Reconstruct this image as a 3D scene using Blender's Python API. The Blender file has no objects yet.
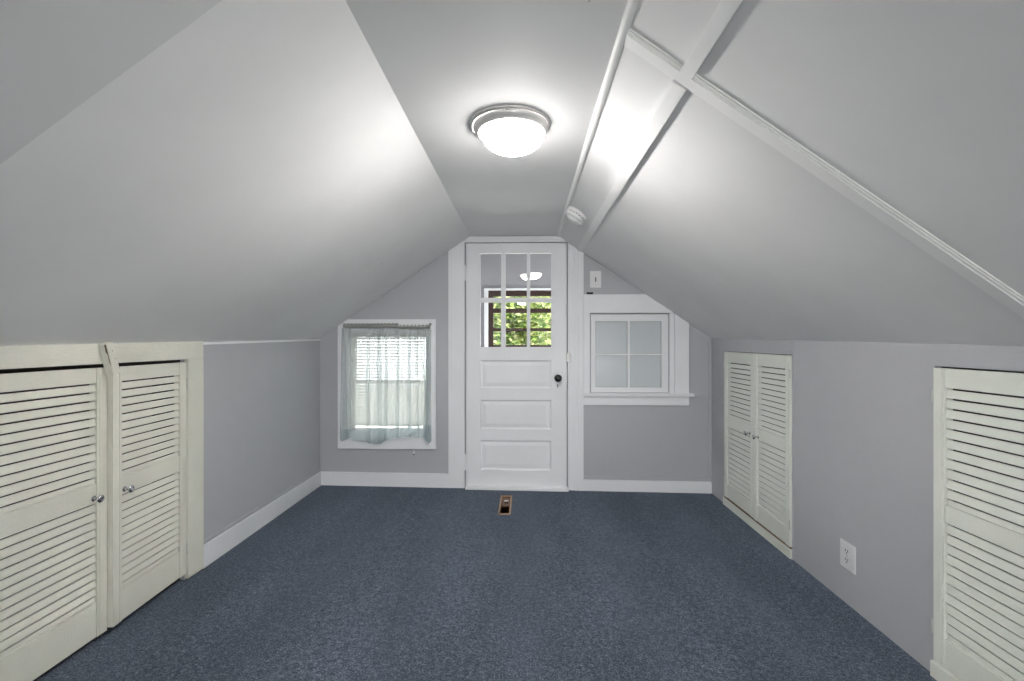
import bpy, bmesh, math, random
from mathutils import Vector, Matrix
random.seed(7)
PI = math.pi
C = bpy.context.scene.collection

# ------------------------------------------------------------------ measuring
F = 455.0                      # focal length in pixels (a 16 mm lens)
TH = math.atan(13 / F)         # camera turned slightly left of the room axis
CZ = 1.127                     # camera height
def ray(px, py):
    u = (px - 512) / F; w = (340.5 - py) / F
    return (u * math.cos(TH) - math.sin(TH), math.cos(TH) + u * math.sin(TH), w)
def at_y(px, py, Y):
    r = ray(px, py); t = Y / r[1]
    return (r[0] * t, r[2] * t + CZ)
def y_on(px, X):               # distance of a pixel column on a side wall
    r = ray(px, 340.5); return r[1] * X / r[0]
YB = 3.457                     # inner face of the back wall
XL, XR = -1.575, 1.398         # knee walls
def bx_(px): return at_y(px, 340.5, YB)[0]
def bz_(py): return CZ + (340.5 - py) * YB / F
CEIL = 1.92
CLX, CRX = -0.419, 0.25        # edges of the flat ceiling
KZ = 1.145                     # top of the knee walls
ML = (CEIL - KZ) / (CLX - XL)
MR = (CEIL - KZ) / (XR - CRX)
YR = -1.7                      # rear wall behind the camera
def roof(x):
    if x < CLX: return CEIL - (CLX - x) * ML
    if x > CRX: return CEIL - (x - CRX) * MR
    return CEIL
def fl(x): return -0.012 * x   # the old floor falls a little to the right
def sag(bm):
    """the rafters sag a little towards the front of the room: lower everything that follows the slopes"""
    for v in bm.verts:
        x, y, z = v.co
        if z > 1.085:
            k = (x - CRX) / (XR - CRX) if x > CRX else (CLX - x) / (CLX - XL) if x < CLX else 0
            v.co.z = z - .0155 * (YB - y) * k

# ------------------------------------------------------------------ materials
def new_mat(name):
    m = bpy.data.materials.new(name); m.use_nodes = True
    nt = m.node_tree; b = nt.nodes['Principled BSDF']
    return m, nt, b
def N(nt, t, **k):
    n = nt.nodes.new(t)
    for a, v in k.items(): setattr(n, a, v)
    return n
def paint(name, col, rough=0.5, bump=0.15, bscale=60, var=0.04, vscale=1.6, specks=0.0, brush=None, spec=0.4):
    m, nt, b = new_mat(name); L = nt.links.new
    tc = N(nt, 'ShaderNodeTexCoord')
    n1 = N(nt, 'ShaderNodeTexNoise'); n1.inputs['Scale'].default_value = vscale; n1.inputs['Detail'].default_value = 5
    L(tc.outputs['Object'], n1.inputs['Vector'])
    r = N(nt, 'ShaderNodeMapRange'); r.inputs[1].default_value = .3; r.inputs[2].default_value = .7
    r.inputs[3].default_value = 1 - var; r.inputs[4].default_value = 1 + var
    L(n1.outputs[0], r.inputs[0])
    v = N(nt, 'ShaderNodeVectorMath', operation='SCALE'); v.inputs[0].default_value = col
    L(r.outputs[0], v.inputs['Scale'])
    out = v.outputs[0]
    if specks:
        vo = N(nt, 'ShaderNodeTexVoronoi'); vo.inputs['Scale'].default_value = 5.5
        L(tc.outputs['Object'], vo.inputs['Vector'])
        lt = N(nt, 'ShaderNodeMath', operation='LESS_THAN'); lt.inputs[1].default_value = 0.020
        L(vo.outputs['Distance'], lt.inputs[0])
        mm = N(nt, 'ShaderNodeMath', operation='MULTIPLY'); mm.inputs[1].default_value = specks
        L(lt.outputs[0], mm.inputs[0])
        mx = N(nt, 'ShaderNodeMix', data_type='RGBA'); mx.inputs['B'].default_value = (.16, .16, .16, 1)
        L(mm.outputs[0], mx.inputs['Factor']); L(out, mx.inputs['A']); out = mx.outputs['Result']
    L(out, b.inputs['Base Color'])
    b.inputs['Roughness'].default_value = rough
    b.inputs['Specular IOR Level'].default_value = spec
    if bump:
        n2 = N(nt, 'ShaderNodeTexNoise'); n2.inputs['Scale'].default_value = bscale; n2.inputs['Detail'].default_value = 3
        if brush:
            mp = N(nt, 'ShaderNodeMapping'); mp.inputs['Scale'].default_value = brush
            L(tc.outputs['Object'], mp.inputs['Vector']); L(mp.outputs[0], n2.inputs['Vector'])
        else: L(tc.outputs['Object'], n2.inputs['Vector'])
        n3 = N(nt, 'ShaderNodeTexNoise'); n3.inputs['Scale'].default_value = 2.2; n3.inputs['Detail'].default_value = 2
        L(tc.outputs['Object'], n3.inputs['Vector'])
        ad = N(nt, 'ShaderNodeMath', operation='MULTIPLY_ADD'); ad.inputs[1].default_value = 6.0
        L(n3.outputs[0], ad.inputs[0]); L(n2.outputs[0], ad.inputs[2])
        bp = N(nt, 'ShaderNodeBump'); bp.inputs['Strength'].default_value = bump; bp.inputs['Distance'].default_value = .004
        L(ad.outputs[0], bp.inputs['Height']); L(bp.outputs[0], b.inputs['Normal'])
    return m
def plain(name, col, rough=.5, metal=0.0, spec=.5):
    m, nt, b = new_mat(name)
    b.inputs['Base Color'].default_value = (*col, 1); b.inputs['Roughness'].default_value = rough
    b.inputs['Metallic'].default_value = metal; b.inputs['Specular IOR Level'].default_value = spec
    return m

M = {}
M['ceil'] = paint('ceiling_paint', (.86, .86, .855), .68, .10, 30, .03, 2.6, .6, spec=.22)
M['ceil_darker'] = paint('darker_ceiling_paint', (.74, .745, .745), .68, .06, 30, .02, 1.3, .8, spec=.22)  # slightly darker tone for the near panel of the left slope
M['batten'] = paint('white_batten_paint', (.93, .93, .92), .5, .08, 30, .02, 2, 0, spec=.3)
M['wall'] = paint('wall_paint_grey', (.46, .468, .49), .36, .18, 70, .025, 1.5, .5)
M['trim'] = paint('trim_white_paint', (.83, .84, .86), .38, .25, 40, .03, 3, 0, brush=(6, 6, .4))
M['cream'] = paint('cream_paint', (.74, .73, .64), .42, .22, 60, .035, 4, 0, brush=(3, .5, 3))
M['cream_pale'] = paint('pale_cream_paint', (.78, .80, .73), .42, .22, 60, .03, 4, 0, brush=(3, .5, 3))
M['cream_wood'] = paint('cream_board_paint', (.75, .74, .65), .45, .3, 60, .05, 5, 0, brush=(3, .5, 3))
M['dark'] = paint('closet_shade_lining', (.05, .045, .04), .9, 0, var=.1)  # near-black, the darkness inside the closets is put into this colour
M['chrome'] = plain('chrome', (.72, .72, .72), .12, 1)
M['nickel'] = plain('brushed_nickel', (.74, .73, .72), .42, .55)
M['steel'] = plain('painted_hinge', (.55, .55, .53), .4, .3)
M['black'] = plain('black_knob', (.012, .012, .013), .22)
M['blackmatt'] = plain('black_matt', (.015, .015, .015), .7)
M['plastic'] = plain('white_plastic', (.78, .78, .78), .35)
M['plastic_grey'] = plain('grey_toggle', (.25, .26, .27), .4)
M['winbrown'] = paint('dark_brown_frame', (.035, .014, .010), .4, .1, 40, .2, 6)
M['porch'] = paint('porch_wall_paint', (.30, .295, .315), .5, .1, 60, .03, 2)
M['backpane'] = paint('whitened_glass', (.58, .62, .65), .16, .0, var=.03, vscale=1.2)
M['putty'] = paint('glazing_putty', (.42, .46, .42), .6, .1, 80, .1, 20)
M['tan'] = paint('tan_wood', (.42, .27, .16), .45, .2, 90, .15, 12)
M['duct'] = plain('brown_sheet', (.10, .045, .02), .4)
M['rawwood'] = paint('raw_edge_wood', (.20, .13, .08), .7, .2, 80, .15, 15)

def carpet():
    m, nt, b = new_mat('blue_carpet'); L = nt.links.new
    tc = N(nt, 'ShaderNodeTexCoord')
    n = N(nt, 'ShaderNodeTexNoise'); n.inputs['Scale'].default_value = 170; n.inputs['Detail'].default_value = 3; n.inputs['Roughness'].default_value = .75
    L(tc.outputs['Object'], n.inputs['Vector'])
    cr = N(nt, 'ShaderNodeValToRGB'); e = cr.color_ramp.elements
    e[0].position = .38; e[0].color = (.022, .028, .040, 1)
    e[1].position = .66; e[1].color = (.30, .335, .39, 1)
    x = cr.color_ramp.elements.new(.47); x.color = (.064, .084, .112, 1)
    x = cr.color_ramp.elements.new(.55); x.color = (.115, .142, .178, 1)
    nb = N(nt, 'ShaderNodeTexNoise'); nb.inputs['Scale'].default_value = 62; nb.inputs['Detail'].default_value = 2
    L(tc.outputs['Object'], nb.inputs['Vector'])
    mb = N(nt, 'ShaderNodeMix', data_type='FLOAT'); mb.inputs['Factor'].default_value = .22
    L(n.outputs[0], mb.inputs['A']); L(nb.outputs[0], mb.inputs['B']); L(mb.outputs['Result'], cr.inputs[0])
    mp = N(nt, 'ShaderNodeMapping'); mp.inputs['Scale'].default_value = (2.2, .7, 1)
    L(tc.outputs['Object'], mp.inputs['Vector'])
    n2 = N(nt, 'ShaderNodeTexNoise'); n2.inputs['Scale'].default_value = 1.6; n2.inputs['Detail'].default_value = 5
    L(mp.outputs[0], n2.inputs['Vector'])
    r = N(nt, 'ShaderNodeMapRange'); r.inputs[1].default_value = .3; r.inputs[2].default_value = .7; r.inputs[3].default_value = .86; r.inputs[4].default_value = 1.14
    L(n2.outputs[0], r.inputs[0])
    v = N(nt, 'ShaderNodeVectorMath', operation='SCALE'); L(cr.outputs[0], v.inputs[0]); L(r.outputs[0], v.inputs['Scale'])
    L(v.outputs[0], b.inputs['Base Color'])
    r.inputs[3].default_value = .60; r.inputs[4].default_value = .92
    b.inputs['Roughness'].default_value = .95; b.inputs['Specular IOR Level'].default_value = .1
    b.inputs['Sheen Weight'].default_value = .25; b.inputs['Sheen Roughness'].default_value = .5
    b.inputs['Sheen Tint'].default_value = (.6, .7, .9, 1)
    bp = N(nt, 'ShaderNodeBump'); bp.inputs['Strength'].default_value = .8; bp.inputs['Distance'].default_value = .006
    L(n.outputs[0], bp.inputs['Height']); L(bp.outputs[0], b.inputs['Normal'])
    return m
M['carpet'] = carpet()

def glass(name, tint=(1, 1, 1), rough=0.0):
    m = bpy.data.materials.new(name); m.use_nodes = True; nt = m.node_tree; nt.nodes.clear(); L = nt.links.new
    o = N(nt, 'ShaderNodeOutputMaterial'); t = N(nt, 'ShaderNodeBsdfTransparent'); g = N(nt, 'ShaderNodeBsdfGlossy')
    t.inputs[0].default_value = (*tint, 1); g.inputs['Roughness'].default_value = rough
    fr = N(nt, 'ShaderNodeFresnel'); fr.inputs[0].default_value = 1.5
    mx = N(nt, 'ShaderNodeMixShader'); L(fr.outputs[0], mx.inputs[0]); L(t.outputs[0], mx.inputs[1]); L(g.outputs[0], mx.inputs[2]); L(mx.outputs[0], o.inputs[0])
    return m
M['glass'] = glass('window_glass', (.97, .98, .97))

def sheer(name, alpha, col):
    m = bpy.data.materials.new(name); m.use_nodes = True; nt = m.node_tree; nt.nodes.clear(); L = nt.links.new
    o = N(nt, 'ShaderNodeOutputMaterial'); t = N(nt, 'ShaderNodeBsdfTransparent')
    d = N(nt, 'ShaderNodeBsdfDiffuse'); tr = N(nt, 'ShaderNodeBsdfTranslucent')
    d.inputs[0].default_value = (*col, 1); tr.inputs[0].default_value = (*col, 1)
    m1 = N(nt, 'ShaderNodeMixShader'); m1.inputs[0].default_value = .45; L(d.outputs[0], m1.inputs[1]); L(tr.outputs[0], m1.inputs[2])
    m2 = N(nt, 'ShaderNodeMixShader'); m2.inputs[0].default_value = alpha; L(t.outputs[0], m2.inputs[1]); L(m1.outputs[0], m2.inputs[2]); L(m2.outputs[0], o.inputs[0])
    return m
M['sheer'] = sheer('sheer_white_voile', .36, (.74, .79, .79))
M['sheer_hem'] = sheer('doubled_voile_hem', .40, (.70, .77, .79))
M['gather'] = sheer('gathered_voile_shaded', .66, (.50, .51, .48))  # doubled white voile, its backlit shade put into the grey

def blindmat():
    m = bpy.data.materials.new('white_blind_vinyl'); m.use_nodes = True; nt = m.node_tree; nt.nodes.clear(); L = nt.links.new
    o = N(nt, 'ShaderNodeOutputMaterial'); d = N(nt, 'ShaderNodeBsdfDiffuse'); tr = N(nt, 'ShaderNodeBsdfTranslucent')
    d.inputs[0].default_value = (.8, .8, .78, 1); tr.inputs[0].default_value = (.85, .85, .82, 1)
    m1 = N(nt, 'ShaderNodeMixShader'); m1.inputs[0].default_value = .30; L(d.outputs[0], m1.inputs[1]); L(tr.outputs[0], m1.inputs[2]); L(m1.outputs[0], o.inputs[0])
    return m
M['blind'] = blindmat()

def leafmat(name, c1, c2, c3):
    m = bpy.data.materials.new(name); m.use_nodes = True; nt = m.node_tree; nt.nodes.clear(); L = nt.links.new
    o = N(nt, 'ShaderNodeOutputMaterial'); g = N(nt, 'ShaderNodeNewGeometry'); cr = N(nt, 'ShaderNodeValToRGB')
    e = cr.color_ramp.elements; e[0].color = (*c1, 1); e[1].color = (*c3, 1); x = e.new(.5); x.color = (*c2, 1)
    L(g.outputs['Random Per Island'], cr.inputs[0])
    d = N(nt, 'ShaderNodeBsdfDiffuse'); tr = N(nt, 'ShaderNodeBsdfTranslucent'); L(cr.outputs[0], d.inputs[0]); L(cr.outputs[0], tr.inputs[0])
    mx = N(nt, 'ShaderNodeMixShader'); mx.inputs[0].default_value = .5; L(d.outputs[0], mx.inputs[1]); L(tr.outputs[0], mx.inputs[2]); L(mx.outputs[0], o.inputs[0])
    return m
M['leaf'] = leafmat('green_leaves', (.07, .15, .04), (.30, .38, .11), (.72, .70, .40))
M['leaf2'] = leafmat('yellow_green_leaves', (.10, .19, .05), (.42, .44, .16), (.80, .68, .50))
M['bark'] = paint('tree_bark', (.10, .07, .05), .9, .5, 30, .3, 8)
M['grass'] = paint('pale_gravel_ground', (.36, .36, .31), .95, .3, 30, .2, .6)
M['siding'] = paint('outside_siding', (.60, .60, .58), .7, .1)

# ------------------------------------------------------------------ mesh helpers
def box(bm, x0, x1, y0, y1, z0, z1, bev=0.0):
    x0, x1 = min(x0, x1), max(x0, x1); y0, y1 = min(y0, y1), max(y0, y1); z0, z1 = min(z0, z1), max(z0, z1)
    t = bmesh.new()
    bmesh.ops.create_cube(t, size=1)
    for v in t.verts:
        v.co = Vector(((v.co.x + .5) * (x1 - x0) + x0, (v.co.y + .5) * (y1 - y0) + y0, (v.co.z + .5) * (z1 - z0) + z0))
    if bev: bmesh.ops.bevel(t, geom=t.edges[:], offset=bev, segments=2, affect='EDGES', clamp_overlap=True)
    merge(bm, t)
def merge(bm, t, mat=None):
    if mat is not None: t.transform(mat)
    me = bpy.data.meshes.new('tmp'); t.to_mesh(me); t.free(); bm.from_mesh(me); bpy.data.meshes.remove(me)
def prism(bm, poly, a0, a1, axis='y', bev=0.0):
    """extrude a polygon: axis y -> poly in (x,z); x -> (y,z); z -> (x,y)"""
    t = bmesh.new()
    def P(p, a):
        return {'y': (p[0], a, p[1]), 'x': (a, p[0], p[1]), 'z': (p[0], p[1], a)}[axis]
    A = [t.verts.new(P(p, a0)) for p in poly]; B = [t.verts.new(P(p, a1)) for p in poly]
    t.faces.new(A); t.faces.new(B[::-1]); n = len(poly)
    for i in range(n): t.faces.new((A[i], A[(i + 1) % n], B[(i + 1) % n], B[i]))
    bmesh.ops.recalc_face_normals(t, faces=t.faces[:])
    if bev: bmesh.ops.bevel(t, geom=t.edges[:], offset=bev, segments=2, affect='EDGES', clamp_overlap=True)
    merge(bm, t)
def lathe(bm, prof, seg=48, mat=None, cap=True):
    t = bmesh.new(); rings = []
    for r, z in prof:
        if r < 1e-6: rings.append([t.verts.new((0, 0, z))])
        else: rings.append([t.verts.new((r * math.cos(2 * PI * i / seg), r * math.sin(2 * PI * i / seg), z)) for i in range(seg)])
    for a, b in zip(rings, rings[1:]):
        for i in range(seg):
            j = (i + 1) % seg
            if len(a) == 1 and len(b) == 1: continue
            if len(a) == 1: t.faces.new((a[0], b[j], b[i]))
            elif len(b) == 1: t.faces.new((a[i], a[j], b[0]))
            else: t.faces.new((a[i], a[j], b[j], b[i]))
    bmesh.ops.recalc_face_normals(t, faces=t.faces[:])
    merge(bm, t, mat)
def tube(bm, p0, p1, r, seg=12):
    p0, p1 = Vector(p0), Vector(p1); d = p1 - p0
    q = Vector((0, 0, 1)).rotation_difference(d.normalized()).to_matrix().to_4x4()
    lathe(bm, [(0, 0), (r, 0), (r, d.length), (0, d.length)], seg, Matrix.Translation(p0) @ q)

def obj(name, bm, mat, parent=None, smooth=False, local=False):
    me = bpy.data.meshes.new(name)
    if parent is not None and not local:
        bmesh.ops.translate(bm, verts=bm.verts, vec=-world_loc(parent))
    bm.to_mesh(me); bm.free()
    if isinstance(mat, (list, tuple)):
        for k in mat: me.materials.append(k)
    else: me.materials.append(mat)
    if smooth:
        for p in me.polygons: p.use_smooth = True
    o = bpy.data.objects.new(name, me); C.objects.link(o)
    if parent is not None: o.parent = parent
    return o
def world_loc(o):
    v = Vector(o.location)
    while o.parent is not None:
        o = o.parent; v += Vector(o.location)
    return v
def tag(o, label, cat, group=None):
    o['label'] = label; o['category'] = cat
    if group: o['group'] = group
    return o
def thing(name, label, cat, loc=(0, 0, 0), group=None):
    o = bpy.data.objects.new(name, None); C.objects.link(o); o.location = loc; o.empty_display_size = .1
    return tag(o, label, cat, group)
def struct_empty(name, loc, label=None, cat=None):
    o = bpy.data.objects.new(name, None); C.objects.link(o); o.location = loc; o['kind'] = 'structure'
    if label: o['label'] = label; o['category'] = cat
    return o
def struct(name, bm, mat, label, cat, smooth=False):
    o = obj(name, bm, mat, smooth=smooth); o['kind'] = 'structure'; o['label'] = label; o['category'] = cat
    return o
B = bmesh.new
def smooth_angle(o, deg=35):
    for p in o.data.polygons: p.use_smooth = True
    try: o.data.set_sharp_from_angle(angle=math.radians(deg))
    except Exception: pass

# ------------------------------------------------------------------ openings
DX0, DX1 = bx_(465.5), bx_(567.5); DZ = bz_(242.5)
W1 = (bx_(348), bx_(426.5), bz_(436.5), bz_(333))     # left window opening
W2 = (bx_(590.5), bx_(668.5), bz_(391.5), bz_(313.5))

def gable(bm, y0, y1, holes, xa=XL - .12, xb=XR + .12, zb=-.06, top=roof, over=.03):
    xs = sorted(set([xa, xb, CLX, CRX, XL, XR] + [h[0] for h in holes] + [h[1] for h in holes]))
    xs = [x for x in xs if xa <= x <= xb]
    for a, b in zip(xs, xs[1:]):
        m = (a + b) / 2; hs = sorted([h for h in holes if h[0] <= m <= h[1]], key=lambda h: h[2]); z = zb
        for h in hs:
            if h[2] > z: box(bm, a, b, y0, y1, z, h[2])
            z = h[3]
        if min(top(a), top(b)) + over > z:
            prism(bm, [(a, z), (b, z), (b, max(z + .001, top(b) + over)), (a, max(z + .001, top(a) + over))], y0, y1)

# ------------------------------------------------------------------ room shell
REG = (-.172, -.075, 2.93, 3.30)     # floor register hole x0,x1,y0,y1 (filled in below)
rx0 = at_y(499.3, 340.5, 3.10)[0]; rx1 = at_y(511.4, 340.5, 3.10)[0]
ry1 = (CZ) * F / (496.3 - 340.5); ry0 = (CZ) * F / (515.2 - 340.5)
REG = (rx0, rx1, ry0, ry1)
b = B()
def fquad(x0, x1, y0, y1):
    t = bmesh.new()
    vs = [t.verts.new((x, y, fl(x) + dz)) for dz in (0, -.05) for x, y in ((x0, y0), (x1, y0), (x1, y1), (x0, y1))]
    t.faces.new(vs[:4]); t.faces.new(vs[4:][::-1])
    for i in range(4):
        j = (i + 1) % 4; t.faces.new((vs[j], vs[i], vs[i + 4], vs[j + 4]))
    bmesh.ops.recalc_face_normals(t, faces=t.faces[:]); merge(b, t)
IN = .008
hx0, hx1, hy0, hy1 = REG[0] + IN, REG[1] - IN, REG[2] + IN, REG[3] - IN
fquad(-2.2, hx0, YR - .05, YB + .02); fquad(hx1, 2.0, YR - .05, YB + .02)
fquad(hx0, hx1, YR - .05, hy0); fquad(hx0, hx1, hy1, YB + .02)
struct('floor', b, M['carpet'], 'dark blue speckled carpet covering the whole attic floor', 'floor')

b = B(); gable(b, YB, YB + .12, [(DX0, DX1, -.06, DZ), W1, W2])
struct('wall_back', b, M['wall'], 'grey gable wall holding the door and the two windows', 'wall')
b = B(); gable(b, YR - .12, YR, [(-1.42, -1.12, .30, 1.10), (.62, 1.20, .30, 1.20)])
struct('wall_rear', b, M['wall'], 'grey gable wall behind the viewpoint', 'wall')

# closet extents along the knee walls
LC0, LC1 = 1.165, y_on(188.3, XL + .018)                    # left closet opening (near, far)
LCF = y_on(203.8, XL + .018)                                 # outer edge of its far casing
RF0, RF1 = y_on(791.6, XR - .004), y_on(724.6, XR - .004)             # far right closet
RN1 = y_on(933.6, XR - .004); RN0 = RN1 - .80                # near right closet
DTOP, DBOT = 1.040, .047

b = B()
box(b, XL - .09, XL, LC1, YB, -.06, KZ); box(b, XL - .09, XL, YR, LC0, -.06, KZ)
box(b, XL - .09, XL, LC0, LC1, DTOP, KZ)
sag(b); struct('wall_left', b, M['wall'], 'grey knee wall on the left between closet and window wall', 'wall')
b = B()
box(b, XR, XR + .09, RF1, YB, -.06, KZ); box(b, XR, XR + .09, RN1, RF0, -.06, KZ); box(b, XR, XR + .09, YR, RN0, -.06, KZ)
box(b, XR, XR + .09, RF0, RF1, DTOP + .012, KZ); box(b, XR, XR + .09, RN0, RN1, DTOP, KZ)
sag(b); struct('wall_right', b, M['wall'], 'grey knee wall on the right with two louvered closets', 'wall')

# ceilings
T = .06
b = B(); box(b, CLX - .03, CRX + .03, YR - .12, YB + .12, CEIL, CEIL + T)
struct('ceiling', b, M['ceil'], 'flat white strip of ceiling carrying the round light', 'ceiling')
def slope(x0, z0, x1, z1, y0, y1, lift=0.0):
    t = B()
    d = Vector((x1 - x0, z1 - z0)).normalized(); n = Vector((-d.y, d.x))
    if n.y < 0: n = -n
    p = [Vector((x0, z0)) + n * lift, Vector((x1, z1)) + n * lift]
    prism(t, [tuple(p[0]), tuple(p[1]), tuple(p[1] + n * T), tuple(p[0] + n * T)], y0, y1)
    bmesh.ops.subdivide_edges(t, edges=t.edges[:], cuts=14, use_grid_fill=True)
    sag(t)
    return t
xo = XL - .12; b = slope(CLX, CEIL, xo, roof(xo), .878, YB + .12)
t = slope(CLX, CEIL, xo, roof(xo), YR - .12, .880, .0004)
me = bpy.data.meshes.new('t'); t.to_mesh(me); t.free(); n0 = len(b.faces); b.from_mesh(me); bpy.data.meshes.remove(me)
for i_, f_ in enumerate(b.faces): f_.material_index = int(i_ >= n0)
struct('ceiling_left', b, [M['ceil'], M['ceil_darker']], 'sloped white ceiling panel on the left under the roof', 'ceiling')
xo = XR + .12
SY = 1.167                                            # the cross joint
b = slope(CRX, CEIL, xo, roof(xo), SY, YB + .12)
t = slope(CRX, CEIL, xo, roof(xo), YR - .12, SY, .003)
me = bpy.data.meshes.new('t'); t.to_mesh(me); t.free(); b.from_mesh(me); bpy.data.meshes.remove(me)
struct('ceiling_right', b, M['ceil'], 'sloped white ceiling panel on the right crossed by battens', 'ceiling')

# ------------------------------------------------------------------ ceiling trims
nR = Vector((-(roof(1) - roof(.5)) / .5, 0, 1)).normalized()      # up normal of the right slope
dR = Vector((1, 0, (roof(1) - roof(.5)) / .5)).normalized()       # down the slope
def slope_box(x0, x1, y0, y1, thick, bev=.002, under=.002):
    """board lying on the underside of the right slope"""
    a = Vector((x0, 0, roof(x0))); c = Vector((x1, 0, roof(x1)))
    t = B(); p = [a + nR * under, c + nR * under, c - nR * thick, a - nR * thick]
    prism(t, [(q.x, q.z) for q in p], y0, y1, bev=bev)
    sag(t)
    return t
# quarter-round along the crease
b = B(); pr = [(CRX - .011, CEIL + .001)]
for i in range(9):
    a = PI + i * (PI / 2 + .55) / 8
    pr.append((CRX + .003 + .014 * math.cos(a), CEIL - .001 + .013 * math.sin(a)))
pr.append((CRX + .014, roof(CRX + .014) + .002))
prism(b, pr, YR, YB)
o = struct('trim_1', b, M['batten'], 'thin white moulding along the right edge of the flat ceiling', 'moulding'); smooth_angle(o)
# cross batten (face board and its grooved edge strip)
b = slope_box(CRX + .012, XR - .002, SY - .002, SY + .042, .007)
t = slope_box(CRX + .012, XR - .002, SY - .010, SY - .001, .0045, .001); me = bpy.data.meshes.new('t'); t.to_mesh(me); t.free(); b.from_mesh(me)
t = slope_box(CRX + .012, XR - .002, SY - .015, SY - .0095, .0020, .0005); me = bpy.data.meshes.new('t'); t.to_mesh(me); t.free(); b.from_mesh(me)
struct('trim_2', b, M['batten'], 'white batten running down the right slope across the ceiling', 'batten')
b = slope_box(.394, .430, SY + .045, YB, .011, .001)
struct('trim_3', b, M['batten'], 'white batten on the right slope running from the cross batten to the door', 'batten')
b = slope_box(.397, .428, YR, SY - .005, .013)
struct('trim_4', b, M['batten'], 'thick white batten on the right slope nearest the viewer', 'batten')
# thin strip at the top of the left knee wall
b = B(); box(b, XL - .001, XL + .004, LCF, YB, KZ - .019, KZ - .006, .002)
sag(b); struct('trim_5', b, M['ceil'], 'thin white strip where left knee wall meets the slope', 'moulding')
# header boards over the right closets (same grey paint)
b = B(); box(b, XR - .006, XR + .004, RN0 - .05, RN1 + .004, DTOP, KZ - .004, .0015)
sag(b); struct('trim_6', b, M['wall'], 'grey board over the near right closet', 'board')
b = B(); box(b, XR - .004, XR + .004, RF0 - .012, RF1 + .09, DTOP + .013, KZ - .003, .001); box(b, XR - .0035, XR + .004, RF0 - .012, RF0 - .003, -.02, DTOP + .013, .001)
sag(b); struct('trim_7', b, M['wall'], 'grey board over the far right closet', 'board')

# baseboards
def bboard(name, x0, x1, px0, px1, ztop, label, cap=None):
    b = B(); prism(b, [(x0, fl(x0) - .004), (x1, fl(x1) - .004), (x1, ztop[1]), (x0, ztop[0])], YB - .016, YB + .002, bev=.003)
    return struct(name, b, M['trim'], label, 'baseboard')
bboard('baseboard_back', XL + .001, bx_(448.5), 0, 0, (bz_(473), bz_(474)), 'white baseboard under the curtained window')
bboard('baseboard_back_right', bx_(583.5), XR - .001, 0, 0, (bz_(478.5), bz_(479.5)), 'white baseboard under the four-pane window')
b = B(); prism(b, [(bx_(583.5), bz_(478.3)), (XR, bz_(479.3)), (XR, bz_(475.5)), (bx_(583.5), bz_(474.7))], YB - .008, YB + .002, bev=.002)
struct('trim_8', b, M['wall'], 'grey strip on top of the right-hand white baseboard', 'moulding')
b = B(); prism(b, [(LCF + .001, .0), (YB, .0), (YB, .122), (LCF + .001, .130)], XL - .001, XL + .015, 'x', bev=.003)
struct('baseboard_left', b, M['trim'], 'white baseboard along the left knee wall', 'baseboard')
b = B(); prism(b, [(LCF + .001, .131), (YB, .123), (YB, .141), (LCF + .001, .151)], XL - .001, XL + .011, 'x', bev=.003)
struct('trim_9', b, M['wall'], 'grey shoe strip on top of the left baseboard', 'moulding')

# seams and battens on the back wall
b = B(); box(b, bx_(387), bx_(448), YB - .004, YB + .002, bz_(299.6), bz_(298.2), .001)
prism(b, [(bx_(383), roof(bx_(383)) - .006), (bx_(448), roof(bx_(448)) - .006), (bx_(448), roof(bx_(448)) - .022), (bx_(387), roof(bx_(387)) - .016)], YB - .004, YB + .002)
struct('trim_10', b, M['wall'], 'grey seam strip on the wall above the curtained window', 'moulding')
b = B(); prism(b, [(bx_(584), roof(bx_(584)) - .004), (bx_(650), roof(bx_(650)) - .002), (bx_(647), roof(bx_(647)) - .014), (bx_(584), roof(bx_(584)) - .016)], YB - .010, YB + .002)
box(b, XR - .02, XR, YB - .009, YB + .002, .11, KZ - .006, .002)
box(b, bx_(692), XR - .02, YB - .004, YB + .002, bz_(396), bz_(394.3), .001)
struct('trim_11', b, M['wall'], 'grey corner strip beside the four-pane window', 'moulding')

# ------------------------------------------------------------------ door and casing
def strip(bm, xa, xb, z0, depth, ztop=None, gap=.003, bev=.0015):
    """vertical board on the back wall, its top cut by the slope"""
    ta, tb = roof(xa) - gap, roof(xb) - gap
    if ztop is not None: ta, tb = min(ta, ztop), min(tb, ztop)
    pts = [(xa, z0), (xb, z0), (xb, tb)]
    for k in (CRX, CLX):
        if xa < k < xb and (ztop is None or CEIL - gap < ztop): pts.append((k, CEIL - gap))
    pts.append((xa, ta)); prism(bm, pts, YB - depth, YB + .004, bev=bev)
b = B()
strip(b, bx_(448.7), bx_(452), fl(-.5), .020); strip(b, bx_(452), bx_(464.6), fl(-.5), .016)
struct('trim_12', b, M['trim'], 'white door casing board on the hinge side', 'casing')
b = B(); e = fl(.4)
for a, c, d in ((567.9, 569.6, .012), (569.6, 571.0, .007), (571.0, 573.6, .015), (573.6, 574.6, .009), (574.6, 577.4, .018), (577.4, 578.2, .012), (578.2, 583.3, .021)):
    strip(b, bx_(a), bx_(c), e, d, bev=.0008)
struct('trim_13', b, M['trim'], 'fluted white door casing on the knob side', 'casing')
b = B()
def hpoly(y0, y1):     # horizontal board under the flat ceiling between two pixel heights, following the slopes at its ends
    z0, z1 = bz_(y1), bz_(y0)
    xa0 = CLX - (CEIL - z0) / ML + .002; xa1 = CLX - (CEIL - z1) / ML + .002
    xb0 = CRX + (CEIL - z0) / MR - .002; xb1 = CRX + (CEIL - z1) / MR - .002
    return [(max(xa0, bx_(464.8)), z0), (min(xb0, bx_(567.8)), z0), (xb1, z1), (xa1, z1)]
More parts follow.
